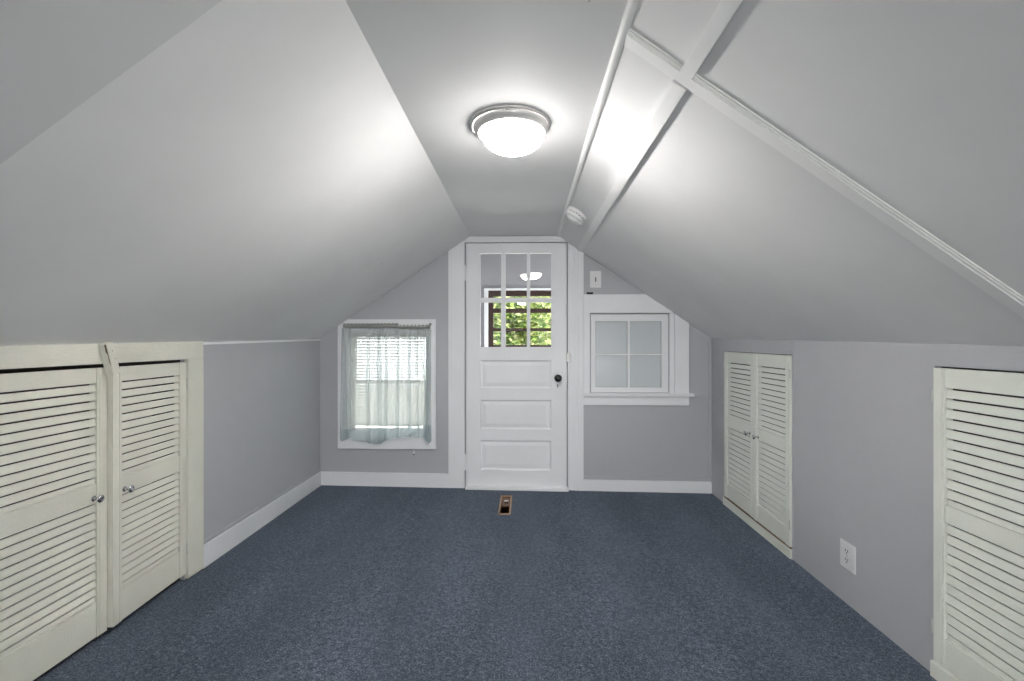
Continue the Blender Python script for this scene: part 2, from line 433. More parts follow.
prism(b, hpoly(240.4, 242.4), YB - .013, YB + .004, bev=.0008); prism(b, hpoly(236.9, 240.4), YB - .022, YB + .004, bev=.0015)
struct('trim_14', b, M['trim'], 'white head moulding squeezed between door and ceiling', 'casing')

door = struct_empty('door_1', (DX0, YB, 0), 'white panelled door with six glass panes and black knob', 'door')
YF = YB - .004            # door face
b = B()
dz0, dz1 = bz_(486.3), bz_(243.2)
X = lambda p: bx_(p)
box(b, X(466.3), X(480.3), YF, YF + .038, dz0, dz1, .002); box(b, X(551.3), X(566.6), YF, YF + .038, dz0, dz1, .002)
for ya, yb in ((243.2, 253), (347, 360.3), (388.2, 400), (429.2, 440.5), (470.2, 486.3)):
    box(b, X(480.0), X(551.6), YF + .0006, YF + .0375, bz_(yb), bz_(ya), .0012)
obj('door_leaf', b, M['trim'], door)
for ya, yb in ((360.3, 388.2), (400, 429.2), (440.5, 470.2)):
    b = B(); xa, xb, za, zb = X(480.3), X(551.3), bz_(yb), bz_(ya)
    box(b, xa - .002, xb + .002, YF + .0115, YF + .026, za - .002, zb + .002)
    # ovolo moulding round the recess
    w = .011
    prism(b, [(YF + .001, zb), (YF + .0115, zb), (YF + .0115, zb - w), (YF + .008, zb - w * .5)], xa, xb, 'x')
    prism(b, [(YF + .001, za), (YF + .0115, za), (YF + .0115, za + w), (YF + .008, za + w * .5)], xa, xb, 'x')
    prism(b, [(xa, YF + .001), (xa, YF + .0115), (xa + w, YF + .0115), (xa + w * .5, YF + .008)], za, zb, 'z')
    prism(b, [(xb, YF + .001), (xb, YF + .0115), (xb - w, YF + .0115), (xb - w * .5, YF + .008)], za, zb, 'z')
    # raised field with sloping margins
    t = B(); i0, i1 = .016, .040
    o4 = [(xa + i0, za + i0), (xb - i0, za + i0), (xb - i0, zb - i0), (xa + i0, zb - i0)]
    n4 = [(xa + i1, za + i1), (xb - i1, za + i1), (xb - i1, zb - i1), (xa + i1, zb - i1)]
    A = [t.verts.new((p[0], YF + .0115, p[1])) for p in o4]; Cc = [t.verts.new((p[0], YF + .0075, p[1])) for p in n4]
    t.faces.new(Cc)
    for i in range(4): t.faces.new((A[i], A[(i + 1) % 4], Cc[(i + 1) % 4], Cc[i]))
    bmesh.ops.recalc_face_normals(t, faces=t.faces[:]); merge(b, t)
    obj('door_panel', b, M['trim'], door)
b = B()
for pa, pb in ((501.0, 505.7), (526.9, 530.3)):
    box(b, X(pa), X(pb), YF + .003, YF + .034, bz_(347), bz_(253), .003)
box(b, X(480), X(551.5), YF + .004, YF + .033, bz_(302.3), bz_(297.8), .003)
obj('glazing_bar', b, M['trim'], door)
xs = ((480.3, 501.0), (505.7, 526.9), (530.3, 551.3)); zs = ((253, 297.8), (302.3, 347))
for i, (pa, pb) in enumerate(xs):
    for j, (ya, yb) in enumerate(zs):
        cx, cz = (X(pa) + X(pb)) / 2, (bz_(ya) + bz_(yb)) / 2; w, h = X(pb) - X(pa) + .004, bz_(ya) - bz_(yb) + .004
        t = B(); box(t, -w / 2, w / 2, -.0015, .0015, -h / 2, h / 2)
        ang = {0: -1.2, 1: -1.75, 2: -2.0}[i]; tip = {0: .2, 1: .0, 2: .25}[i]
        mt = Matrix.Translation((cx, YF + .019, cz)) @ Matrix.Rotation(math.radians(ang), 4, 'Z') @ Matrix.Rotation(math.radians(tip), 4, 'X')
        b = B(); merge(b, t, mt); obj('glass_pane', b, M['glass'], door)
# knob, rose, key plate
kx, kz = X(557.6), bz_(377.6)
ry = Matrix.Rotation(PI / 2, 4, 'X')       # local z -> -y
b = B(); box(b, X(554.2), X(561.0), YF - .005, YF + .001, bz_(392.4), bz_(368.5), .0015)
o = obj('escutcheon', b, M['trim'], door)
b = B(); lathe(b, [(0, 0), (.0045, 0), (.0045, .0012), (0, .0012)], 16, Matrix.Translation((kx, YF - .005, bz_(385.0))) @ ry)
box(b, kx - .002, kx + .002, YF - .0064, YF - .005, bz_(387.6), bz_(385), 0)
k = obj('keyhole', b, M['blackmatt'], o)
b = B(); lathe(b, [(.014, 0), (.014, .006), (.009, .012), (.009, .026), (.017, .032), (.026, .040), (.029, .050), (.027, .060), (.019, .067), (.008, .070), (0, .0705)], 32, Matrix.Translation((kx, YF - .002, kz)) @ ry)
o = obj('door_knob', b, M['black'], door); o['label'] = 'round black door knob'; smooth_angle(o, 60)
for ya, yb in ((265, 280.5), (454, 470)):
    b = B(); zc0, zc1 = bz_(yb), bz_(ya)
    for q in range(5):
        h = (zc1 - zc0) / 5; tube(b, (X(465.6), YF - .005, zc0 + q * h + .0008), (X(465.6), YF - .005, zc0 + (q + 1) * h - .0008), .006)
    box(b, X(464.2), X(465.2), YF - .016, YF - .012, zc0, zc1); box(b, X(466.4), X(467.4), YF - .002, YF + .002, zc0, zc1)
    obj('hinge', b, M['trim'], door)
b = B(); box(b, X(566.2), X(570.2), YF - .018, YF - .006, bz_(361.8), bz_(353.3), .001); box(b, X(566.8), X(568.2), YF - .020, YF - .017, bz_(360), bz_(355.2), 0)
obj('strike_plate', b, M['steel'], door)
b = B(); prism(b, [(X(466), fl(-.4) - .006), (X(568), fl(.3) - .006), (X(568), bz_(486.9)), (X(466), bz_(486.2))], YB - .045, YB + .1, bev=.002)
struct('threshold', b, M['trim'], 'white threshold board under the door', 'threshold')
# jamb lining
b = B(); box(b, DX0 - .001, DX0 + .004, YB + .03, YB + .12, 0, DZ); box(b, DX1 - .004, DX1 + .001, YB + .03, YB + .12, 0, DZ); box(b, DX0, DX1, YB + .03, YB + .12, DZ - .004, DZ)
box(b, DX0, DX0 + .018, YB + .036, YB + .052, 0, DZ); box(b, DX1 - .018, DX1, YB + .036, YB + .052, 0, DZ); box(b, DX0, DX1, YB + .036, YB + .052, DZ - .016, DZ)
struct('trim_15', b, M['trim'], 'white door jamb lining', 'casing')

# ------------------------------------------------------------------ left window: casing, sash, glass
w1 = struct_empty('window_1', (bx_(388), YB, bz_(449)), 'white cased window behind blind and sheer curtain', 'window')
b = B(); xa, xb, za, zb = bx_(338.6), bx_(436.2), bz_(449.2), bz_(319.2)
cut = CLX - (CEIL - zb) / ML + .004
zc = roof(xa) - .004
prism(b, [(xa, za), (W1[0], za), (W1[0], min(zb, roof(W1[0]) - .004)), (xa, zc)], YB - .020, YB + .002, bev=.0015)
prism(b, [(W1[1], za), (xb, za), (xb, zb), (W1[1], zb)], YB - .020, YB + .002, bev=.0015)
prism(b, [(W1[0], W1[3]), (W1[1], W1[3]), (W1[1], zb), (max(cut, W1[0]), zb), (W1[0], min(zb, roof(W1[0]) - .004))], YB - .0195, YB + .002, bev=.0015)
prism(b, [(W1[0], za), (W1[1], za), (W1[1], W1[2]), (W1[0], W1[2])], YB - .0195, YB + .002, bev=.0015)
obj('casing', b, M['trim'], w1)
b = B()
for q in ((W1[0], W1[0] + .006, W1[2], W1[3]), (W1[1] - .006, W1[1], W1[2], W1[3]), (W1[0], W1[1], W1[2], W1[2] + .014), (W1[0], W1[1], W1[3] - .012, W1[3])):
    box(b, q[0], q[1], YB + .001, YB + .13, q[2], q[3])
obj('window_frame', b, M['trim'], w1)
zm = bz_(384)
for k, (z0, z1, yy) in enumerate(((W1[2] + .014, zm + .018, YB + .065), (zm - .018, W1[3] - .012, YB + .095))):
    b = B(); xa, xb = W1[0] + .006, W1[1] - .006; s = .020
    box(b, xa, xa + s, yy, yy + .028, z0, z1, .002); box(b, xb - s, xb, yy, yy + .028, z0, z1, .002)
    box(b, xa, xb, yy, yy + .028, z0, z0 + (.030 if k == 0 else .028), .002); box(b, xa, xb, yy, yy + .028, z1 - .020, z1, .002)
    sa = obj('sash', b, M['trim'], w1)
    b = B(); box(b, xa + s - .004, xb - s + .004, yy + .012, yy + .016, z0 + .025, z1 - .016); obj('glass_pane', b, M['glass'], sa)

# blind
bl = thing('window_blind', 'white horizontal slatted blind behind the sheer curtain', 'blind', (bx_(388), YB + .03, W1[2]))
b = B(); box(b, W1[0] + .013, W1[1] - .013, YB - .004, YB + .022, W1[3] - .034, W1[3] - .003, .002); obj('head_rail', b, M['blind'], bl)
b = B(); z = W1[3] - .044; zend = bz_(425)
while z > zend:
    t = B(); w = .0125; xa, xb = W1[0] + .013, W1[1] - .013; n = 5; pts = []
    rows = []
    for i in range(n):
        s = -1 + 2 * i / (n - 1); a = math.radians(47)
        yy = YB + .010 + s * w * math.cos(a); zz = z + s * w * math.sin(a) + .0014 * (1 - s * s)
        rows.append((t.verts.new((xa, yy, zz)), t.verts.new((xb, yy, zz))))
    for r0, r1 in zip(rows, rows[1:]): t.faces.new((r0[0], r0[1], r1[1], r1[0]))
    merge(b, t); z -= .0228
sl = obj('slats', b, M['blind'], bl, smooth=True)
b = B(); box(b, W1[0] + .016, W1[1] - .016, YB - .002, YB + .022, zend - .012, zend + .004, .003); obj('bottom_rail', b, M['blind'], bl)
b = B()
for f in (.14, .5, .86):
    x = W1[0] + (W1[1] - W1[0]) * f
    for yy in (YB - .0005, YB + .0205): tube(b, (x, yy, zend), (x, yy, W1[3] - .03), .0009, 6)
obj('ladder_cord', b, M['blind'], bl)

# curtain rod
zr = bz_(325.5); yr = YB - .040
rod = thing('curtain_rod', 'slim curtain rod with turned-back ends above the left window', 'curtain rod', (bx_(388), yr, zr))
b = B(); tube(b, (bx_(346), yr, zr + .002), (bx_(430), yr, zr - .008), .006, 12); obj('rod', b, M['plastic'], rod)
for px in (346, 430.3):
    zz = zr + .002 if px < 400 else zr - .008
    b = B(); tube(b, (bx_(px), yr, zz), (bx_(px), YB - .019, zz), .005, 12); box(b, bx_(px) - .008, bx_(px) + .008, YB - .023, YB - .0195, zz - .014, zz + .014, .001); obj('bracket', b, M['plastic'], rod)

# curtain
def interp(tbl, x):
    if x <= tbl[0][0]: return tbl[0][1]
    for (a, va), (c, vc) in zip(tbl, tbl[1:]):
        if x <= c: return va + (vc - va) * (x - a) / (c - a)
    return tbl[-1][1]
HEM = [(341.5, 437), (343.5, 441), (347, 440), (352, 437.5), (357, 440.5), (364, 441), (369, 441.3), (372, 443), (378, 444), (383, 443), (387, 440), (391, 438.5), (396, 437), (401, 437.6), (406, 436.4), (412, 436.3), (421, 436.3), (424, 434.5), (427, 439), (430.5, 443), (432.5, 440)]
HTOP = [(341.5, 428), (350, 429), (360, 431), (368, 431), (374, 427), (383, 428), (388, 429.7), (392, 428.6), (398, 426), (405, 424.6), (411, 425.6), (420, 425), (427, 424.2), (433, 424)]
FOLDS = [(346.5, 3.2), (352.5, 1.8), (370.5, 4.0), (381, 5.2), (387.5, 2.4), (399.5, 3.6), (411, 3.4), (418.5, 1.6), (426.5, 3.4), (430, 2.6)]
def plan(v):
    """plan outline of the curtain at height fraction v: list of (px, depth, layer)"""
    pts = [(343.5 - 1.5 * v, .006)]
    for i, (xc, w) in enumerate(FOLDS):
        ww = w * (.55 + .45 * math.sin(min(1, v * 1.6) * PI / 2)) ; xc2 = xc + 1.0 * math.sin(v * 2.3 + i * 1.7) * v
        pts += [(xc2 - ww * .9, -.004), (xc2 + ww * .5, -.010), (xc2 + ww * .35, -.001), (xc2 - ww * .5, .004), (xc2 - ww * .35, .010), (xc2 + ww * .9, .004)]
    pts.append((432.5 - .6 * math.sin(v * PI), .004))
    return pts
def spline(pts, n):
    out = []
    for i in range(len(pts) - 1):
        p0 = pts[max(i - 1, 0)]; p1 = pts[i]; p2 = pts[i + 1]; p3 = pts[min(i + 2, len(pts) - 1)]
        for k in range(n):
            t = k / n
            out.append(tuple(.5 * (2 * p1[c] + (p2[c] - p0[c]) * t + (2 * p0[c] - 5 * p1[c] + 4 * p2[c] - p3[c]) * t * t + (3 * p1[c] - p0[c] - 3 * p2[c] + p3[c]) * t ** 3) for c in (0, 1)))
    out.append(pts[-1]); return out
def cloth(v0, v1, rows, off, topf, botf, scale=1.0):
    t = B(); R = []
    for r in range(rows + 1):
        f = r / rows; row = []
        for (px, d) in spline(plan(v0 + (v1 - v0) * f), 4):
            py = topf(px) + (botf(px) - topf(px)) * f
            yy = yr - off + d * scale + (.003 * math.sin(px * .9 + f * 3)) * (1 if v1 > .5 else .4)
            row.append(t.verts.new((bx_(px), yy, bz_(py))))
        R.append(row)
    for a, c in zip(R, R[1:]):
        for i in range(len(a) - 1): t.faces.new((a[i], a[i + 1], c[i + 1], c[i]))
    return t
cur = thing('sheer_curtain', 'short sheer white gathered curtain hanging over the left window', 'curtain', (bx_(388), yr, bz_(440)))
headtop = lambda px: (323.6 if px < 400 else 325.2) + .5 * math.sin(px * 1.7) + .3 * math.sin(px * 3.9)
headbot = lambda px: (328.2 if px < 400 else 329.4) + .25 * math.sin(px * 2.3)
o = obj('curtain_panel', cloth(.02, 1, 40, .004, headbot, lambda px: interp(HTOP, px)), M['sheer'], cur, smooth=True)
o = obj('hem', cloth(1, 1, 6, .004, lambda px: interp(HTOP, px), lambda px: interp(HEM, px)), [M['sheer_hem']], cur, smooth=True)
o2 = obj('hem', cloth(1, 1, 6, .006, lambda px: interp(HTOP, px) + .2, lambda px: interp(HEM, px)), [M['sheer_hem']], cur, smooth=True)
# gathered rod pocket: front and back skins with tight ruffles
def gathered(sgn):
    t = B(); R = []; n = 520
    prof = [(0, .010), (.18, .004), (.3, .010), (.55, .013), (.8, .010), (.9, .005), (1, .009)]
    for f, rr in prof:
        row = []
        for i in range(n + 1):
            px = 345.5 + (431.2 - 345.5) * i / n
            py = headtop(px) + (headbot(px) - headtop(px)) * f
            ruff = .0022 * math.sin(px * 7.3 + 2 * f) + .0012 * math.sin(px * 12.1 + 5 * f) + .001 * math.sin(px * 3.1)
            row.append(t.verts.new((bx_(px), yr + sgn * rr + ruff, bz_(py))))
        R.append(row)
    for a, c in zip(R, R[1:]):
        for i in range(n): t.faces.new((a[i], a[i + 1], c[i + 1], c[i]))
    return t
b = gathered(-1); t = gathered(1); me = bpy.data.meshes.new('t'); t.to_mesh(me); t.free(); b.from_mesh(me)
# twisted tuft at the right end
lathe(b, [(0, -.018), (.010, -.014), (.014, 0), (.008, .012), (.013, .024), (.006, .032), (0, .034)], 14, Matrix.Translation((bx_(430), yr - .004, bz_(327))) @ Matrix.Rotation(.5, 4, 'Y'))
obj('rod_pocket', b, M['gather'], cur, smooth=True)

# blind cord end under the casing
b = B(); tx = bx_(414.2)
tube(b, (tx + .003, YB - .022, bz_(449.4)), (tx, YB - .014, bz_(451)), .0015, 8)
t = thing('cord_tassel', 'tiny white cord tassel with dark tip hanging below the left window casing', 'tassel', (tx, YB - .014, bz_(455)))
obj('cord', b, M['plastic'], t)
b = B(); lathe(b, [(0, 0), (.005, .001), (.0065, .010), (.004, .026), (.002, .032), (0, .033)], 16, Matrix.Translation((tx, YB - .012, bz_(454.9))))
o = obj('pull', b, M['plastic'], t, smooth=True)
b = B(); lathe(b, [(0, -.001), (.0055, 0), (.0062, .006), (.0060, .0078)], 16, Matrix.Translation((tx, YB - .012, bz_(455.2)))); o = obj('tip', b, M['blackmatt'], t, smooth=True); o['label'] = 'dark tip'

# ------------------------------------------------------------------ right window
w2 = struct_empty('window_2', (bx_(629), YB, bz_(404)), 'small white four-pane window with pale opaque panes', 'window')
b = B()
# header board cut by the slope
xa = bx_(583.6); z0, z1 = bz_(313.2), bz_(294.8)
cx = lambda z: CRX + (CEIL - z) / MR - .004
prism(b, [(xa, z0), (cx(z0), z0), (cx(z1), z1), (xa, z1)], YB - .019, YB + .002, bev=.0015)
prism(b, [(xa, bz_(392.5)), (bx_(589.6), bz_(392.5)), (bx_(589.6), z0), (xa, z0)], YB - .0185, YB + .002, bev=.0015)
xc0, xc1 = bx_(674), bx_(688.3)
prism(b, [(xc0, bz_(392.5)), (xc1, bz_(392.5)), (xc1, roof(xc1) - .004), (xc0, min(z0, roof(xc0) - .004))], YB - .019, YB + .002, bev=.0015)
prism(b, [(bx_(669.3), bz_(392.5)), (bx_(673.8), bz_(392.5)), (bx_(673.8), min(z0, roof(bx_(673.8)) - .004)), (bx_(669.3), z0)], YB - .011, YB + .002, bev=.001)
obj('casing', b, M['trim'], w2)
b = B(); box(b, bx_(582.8), bx_(692.5), YB - .042, YB + .004, bz_(395.4), bz_(392.4), .003); obj('sill', b, M['trim'], w2)
b = B(); box(b, bx_(583.2), bx_(688.5), YB - .018, YB + .002, bz_(404.6), bz_(395.6), .003); obj('apron', b, M['trim'], w2)
b = B(); ya, yb2 = YB - .002, YB + .026
box(b, bx_(590.8), bx_(595.4), ya, yb2, bz_(391.8), bz_(314.6), .0015); box(b, bx_(661.5), bx_(668.2), ya, yb2, bz_(391.8), bz_(314.6), .0015)
box(b, bx_(595), bx_(662), ya + .0004, yb2, bz_(321.4), bz_(314.6), .0015); box(b, bx_(595), bx_(662), ya + .0004, yb2, bz_(391.8), bz_(387), .0015)
sash = obj('sash', b, M['trim'], w2)
b = B(); box(b, bx_(627.6), bx_(630.2), ya + .003, yb2 - .004, bz_(387.2), bz_(321.2), .001); box(b, bx_(595.2), bx_(661.8), ya + .0035, yb2 - .004, bz_(355.2), bz_(353.6), .0008)
obj('muntin', b, M['trim'], sash)
b = B(); g = .5
for a, c in ((595.4, 627.6), (630.2, 661.5)):
    for d, e2 in ((321.4, 353.6), (355.2, 387)):
        for q in ((a, a + g, d, e2), (c - g, c, d, e2), (a, c, d, d + g), (a, c, e2 - g, e2)):
            box(b, bx_(q[0]), bx_(q[1]), ya + .006, ya + .013, bz_(q[3]), bz_(q[2]))
obj('putty', b, M['putty'], sash)
for a, c in ((595.4, 627.6), (630.2, 661.5)):
    for d, e2 in ((321.4, 353.6), (355.2, 387)):
        b = B(); box(b, bx_(a) - .002, bx_(c) + .002, ya + .013, ya + .017, bz_(e2) - .002, bz_(d) + .002); obj('pane', b, M['backpane'], sash)
b = B(); box(b, W2[0] - .02, W2[1] + .02, YB + .027, YB + .04, W2[2] - .02, W2[3] + .02); obj('backing_board', b, M['siding'], w2)

b = B(); box(b, bx_(586.6), bx_(592.8), YB - .014, YB - .001, bz_(294.6), bz_(292.6), .001)  # thin black piece in place of a small dark mark
tag(obj('sliver', b, M['blackmatt']), 'small black clip on the window head board below the light switch', 'sliver')

# light switch
sw = thing('light_switch', 'white single toggle light switch on the grey wall beside the door', 'light switch', (bx_(595.5), YB, bz_(279.7)))
b = B(); box(b, bx_(590), bx_(601), YB - .006, YB, bz_(288), bz_(271.4), .002); obj('cover_plate', b, M['plastic'], sw)
b = B(); box(b, bx_(595.5) - .0055, bx_(595.5) + .0055, YB - .0085, YB - .005, bz_(282.2), bz_(277.6), .001); box(b, bx_(595.5) - .0035, bx_(595.5) + .0035, YB - .020, YB - .008, bz_(280), bz_(278.4), .001)
obj('toggle', b, M['plastic_grey'], sw)
for py in (274.3, 285.1):
    b = B(); lathe(b, [(0, 0), (.003, 0), (.002, .0015), (0, .0018)], 12, Matrix.Translation((bx_(595.5), YB - .006, bz_(py))) @ ry)
    obj('screw', b, M['steel'], sw)

# outlet on the right wall
oy0, oy1 = y_on(856.4, XR), y_on(841.2, XR); oc = (oy0 + oy1) / 2; oz0, oz1 = .137, .254; ozc = (oz0 + oz1) / 2
ot = thing('wall_outlet', 'white duplex electrical outlet low on the right knee wall', 'outlet', (XR, oc, ozc))
b = B(); box(b, XR - .006, XR, oy0, oy1, oz0, oz1, .002); obj('cover_plate', b, M['plastic'], ot)
for s in (-1, 1):
    zc = ozc + s * .0195
    b = B(); box(b, XR - .0085, XR - .005, oc - .017, oc + .017, zc - .0145, zc + .0145, .003); rc = obj('receptacle', b, M['plastic'], ot)
    b = B()
    for dy in (-.007, .007): box(b, XR - .0092, XR - .0080, oc + dy - .0015, oc + dy + .0015, zc - .001, zc + .009)
    box(b, XR - .0092, XR - .0080, oc - .0028, oc + .0028, zc - .010, zc - .005); obj('slot', b, M['blackmatt'], rc)
b = B(); tube(b, (XR - .0075, oc, ozc), (XR - .0055, oc, ozc), .003, 10); obj('screw', b, M['steel'], ot)

# ------------------------------------------------------------------ ceiling light
LX, LY = at_y(509.8, 340.5, 1.672)[0], 1.672
lt = thing('ceiling_light', 'round flush dome light with brushed metal rim glowing on the ceiling', 'ceiling light', (LX, LY, CEIL))
b = B(); lathe(b, [(0, CEIL - .001), (.145, CEIL - .001), (.148, CEIL - .003), (.148, CEIL - .008), (.146, CEIL - .0095), (.139, CEIL - .0095), (.1385, CEIL - .012)], 72, Matrix.Translation((LX, LY, 0)))
o = obj('base_pan', b, M['nickel'], lt); smooth_angle(o, 40)
b = B(); lathe(b, [(.1385, CEIL - .010), (.139, CEIL - .014), (.137, CEIL - .019), (.131, CEIL - .027), (.125, CEIL - .033), (.1200, CEIL - .035), (.1175, CEIL - .032), (.117, CEIL - .02)], 72, Matrix.Translation((LX + .004, LY, 0)))
o = obj('rim', b, M['nickel'], lt); smooth_angle(o, 50)
m = bpy.data.materials.new('glowing_opal_glass'); m.use_nodes = True; nt = m.node_tree; bs = nt.nodes['Principled BSDF']
bs.inputs['Base Color'].default_value = (.85, .85, .83, 1); bs.inputs['Roughness'].default_value = .15
bs.inputs['Emission Color'].default_value = (1.0, .965, .94, 1); L_ = nt.links.new
ge = N(nt, 'ShaderNodeNewGeometry'); sx_ = N(nt, 'ShaderNodeSeparateXYZ'); L_(ge.outputs['Normal'], sx_.inputs[0])
mr = N(nt, 'ShaderNodeMapRange'); mr.inputs[1].default_value = 0; mr.inputs[2].default_value = -1; mr.inputs[3].default_value = 0; mr.inputs[4].default_value = 1; L_(sx_.outputs[2], mr.inputs[0])
pw = N(nt, 'ShaderNodeMath', operation='POWER'); pw.inputs[1].default_value = 5.0; L_(mr.outputs[0], pw.inputs[0])
ma = N(nt, 'ShaderNodeMath', operation='MULTIPLY_ADD'); ma.inputs[1].default_value = 185.0; ma.inputs[2].default_value = 13.0; L_(pw.outputs[0], ma.inputs[0])   # brightest under the bulbs, dimmer towards the rim
L_(ma.outputs[0], bs.inputs['Emission Strength'])
M['opal'] = m
b = B(); pr = [(.1165, CEIL - .030)]
for i in range(0, 17):
    a = i / 16 * PI / 2; pr.append((.117 * math.cos(a) ** .85 if i < 16 else 0, CEIL - .032 - .068 * math.sin(a) ** 1.05))
lathe(b, pr, 72, Matrix.Translation((LX + .011, LY, 0))); o = obj('glass_shade', b, m, lt, smooth=True); o['label'] = 'glowing white glass dome'
for a in (PI * 1.49, PI * .83, PI * .16):
    b = B(); lathe(b, [(0, 0), (.003, 0), (.003, .006), (0, .007)], 12, Matrix.Translation((LX + .139 * math.cos(a), LY + .139 * math.sin(a), CEIL - .0115)) @ Matrix.Rotation(PI, 4, 'X')); obj('screw', b, M['chrome'], lt)

# ------------------------------------------------------------------ smoke detector on the right slope
r_ = ray(577.5, 213); kk = -(roof(1) - roof(.5)) / .5
tt = (CEIL - CZ + kk * CRX) / (r_[2] + kk * r_[0]); SP = Vector((r_[0] * tt, r_[1] * tt, roof(r_[0] * tt)))
q = Vector((0, 0, 1)).rotation_difference(-nR).to_matrix().to_4x4()
sd = thing('smoke_detector', 'round white smoke detector on the right slope near the door', 'smoke detector', SP)
mt = Matrix.Translation(SP) @ q @ Matrix.Diagonal((1.14, 1.14, 1.3, 1))
b = B(); lathe(b, [(0, -.002), (.056, -.002), (.057, .002), (.055, .014), (.050, .016), (0, .016)], 48, mt); o = obj('mounting_base', b, M['plastic'], sd); smooth_angle(o, 40)
b = B(); lathe(b, [(.050, .019), (.053, .020), (.052, .030), (.044, .035), (.036, .036), (.034, .040), (.030, .044), (.016, .046), (0, .046)], 48, mt); o = obj('cover', b, M['plastic'], sd); smooth_angle(o, 40)
b = B(); lathe(b, [(0, .015), (.0480, .0145), (.0480, .0205), (0, .020)], 48, mt); o = obj('vent_slot', b, M['blackmatt'], sd)
b = B()
for i in range(18):
    a = 2 * PI * i / 18; t = B(); box(t, .046, .0515, -.0035, .0035, .0145, .0205); t.transform(Matrix.Rotation(a, 4, 'Z')); merge(b, t, mt)
obj('vent_rib', b, M['plastic'], sd)
b = B(); lathe(b, [(.018, .0455), (.022, .0475), (.026, .0455)], 32, mt); o = obj('test_button', b, M['plastic'], sd, smooth=True)

# ------------------------------------------------------------------ floor register
rg = thing('floor_register', 'small brown floor register with tan edge set in the carpet before the door', 'floor register', ((rx0 + rx1) / 2, (ry0 + ry1) / 2, fl((rx0 + rx1) / 2)))
b = B(); fz = fl((rx0 + rx1) / 2)
w = .011
for q in ((rx0, rx0 + w, ry0, ry1), (rx1 - w, rx1, ry0, ry1), (rx0, rx1, ry0, ry0 + w * 1.4), (rx0, rx1, ry1 - w, ry1)): box(b, q[0], q[1], q[2], q[3], fz - .002, fz + .004, .0015)
obj('frame', b, M['tan'], rg)
b = B(); a0, a1, c0, c1 = hx0 + .0005, hx1 - .0005, hy0 + .0005, hy1 - .0005; tk = .002; zz = fz - .14
for q in ((a0, a0 + tk, c0, c1), (a1 - tk, a1, c0, c1), (a0, a1, c0, c0 + tk), (a0, a1, c1 - tk, c1)): box(b, q[0], q[1], q[2], q[3], zz, fz - .002)
box(b, a0, a1, c0, c1, zz - .002, zz)
obj('duct', b, M['duct'], rg)
ym = ry0 + (ry1 - ry0) * .50
b = B(); prism(b, [(ym, fz - .010), (ry1 - w, fz - .004), (ry1 - w, fz - .008), (ym, fz - .014)], a0 + .003, a1 - .003, 'x')
obj('damper_plate', b, plain('damper_brown', (.16, .075, .04), .25, .5), rg)
b = B(); box(b, rx0 + .030, rx1 - .024, ry1 - .115, ry1 - .085, fz - .006, fz + .001, .002); obj('damper_lever', b, M['chrome'], rg)

# ------------------------------------------------------------------ louvered closets
LH = DTOP - .008 - DBOT     # leaf height
def leaf_meshes(s, w, mat, H, top, s1, mid, s2):
    """meshes in the leaf's own frame: hinge edge at x=0, leaf reaches s*w, face looks to -y"""
    th = .028; st = .040
    b = B()
    def stile(x0, x1, inner):
        # profile with a small groove near the inner edge
        a, c = (x0, x1)
        gx = x1 - .011 if inner > 0 else x0 + .011
        pts = [(a, .0), (gx - .0015, .0), (gx, .0018), (gx + .0015, .0), (c, .0), (c, th), (a, th)]
        prism(b, [(s * p[0], p[1]) for p in pts], 0, H, 'z')
    stile(0, st, 1); stile(w - st, w, -1)
    sec = [(H - top, H - top - s1), (H - top - s1 - mid, H - top - s1 - mid - s2)]
    for z0, z1 in ((H - top, H), (sec[1][0], sec[0][1]), (0, sec[1][1])):
        x0, x1 = sorted((s * (st - .001), s * (w - st + .001)))
        box(b, x0, x1, .0025, th - .003, z0, z1, .0012)
    pan = []
    for zt, zb in sec:
        p = B(); n = 11; pt = (zt - zb) / (n + .75)
        for k in range(n + 1):
            lip = zt - (k + 1) * pt
            zl = max(lip, zb - .002)
            y0 = .0045 if lip >= zb else .0045 + (zb - lip) * .55
            # slat: front lower lip -> rear upper edge, an open slit left below the next lip
            zu = lip + pt - .0085
            pts = [(y0, zl), (y0, zl + .0045), (.0092, zu + .002), (.0140, zu + .002), (y0 + .0046, zl)]
            x0, x1 = sorted((s * (st - .002), s * (w - st + .002)))
            prism(p, pts, x0, x1, 'x')
        # thin dust board closing the back
        pan.append(p)
    return b, pan
def knob_bm(sx, z):
    b = B(); lathe(b, [(0, 0), (.010, 0), (.010, .0015), (.0055, .004), (.0050, .014), (.008, .018), (.0135, .023), (.0140, .027), (.011, .0305), (.007, .0315), (.0055, .0300), (0, .0300)], 28, Matrix.Translation((sx, .0005, z)) @ ry)
    return b
def make_leaf(parent, hinge, rot, s, w, mat, H, top, s1, mid, s2):
    bd, pans = leaf_meshes(s, w, mat, H, top, s1, mid, s2)
    d = obj('door', bd, mat, parent, local=True)
    d.location = Vector(hinge) - Vector(parent.location); d.rotation_euler = (0, 0, rot)
    for p in pans: obj('louver_panel', p, mat, d, local=True)
    k = obj('knob', knob_bm(s * (w - .052), H - top - s1 - mid * .72), M['chrome'], d, local=True); smooth_angle(k, 40); k['label'] = 'small chrome knob'
    for z in (.09, H - .12):
        b = B()
        for q in range(4): tube(b, (-s * .0022, -.002, z + q * .0125), (-s * .0022, -.002, z + q * .0125 + .0112), .0032, 10)
        obj('hinge', b, M['steel'], d, local=True)
    return d

# left closet
lc = thing('louvered_closet', 'cream louvered knee-wall closet on the left, doors slightly ajar, wooden turn latch above', 'closet', (XL, (LC0 + LC1) / 2, 0))
b = B(); FX = XL + .018
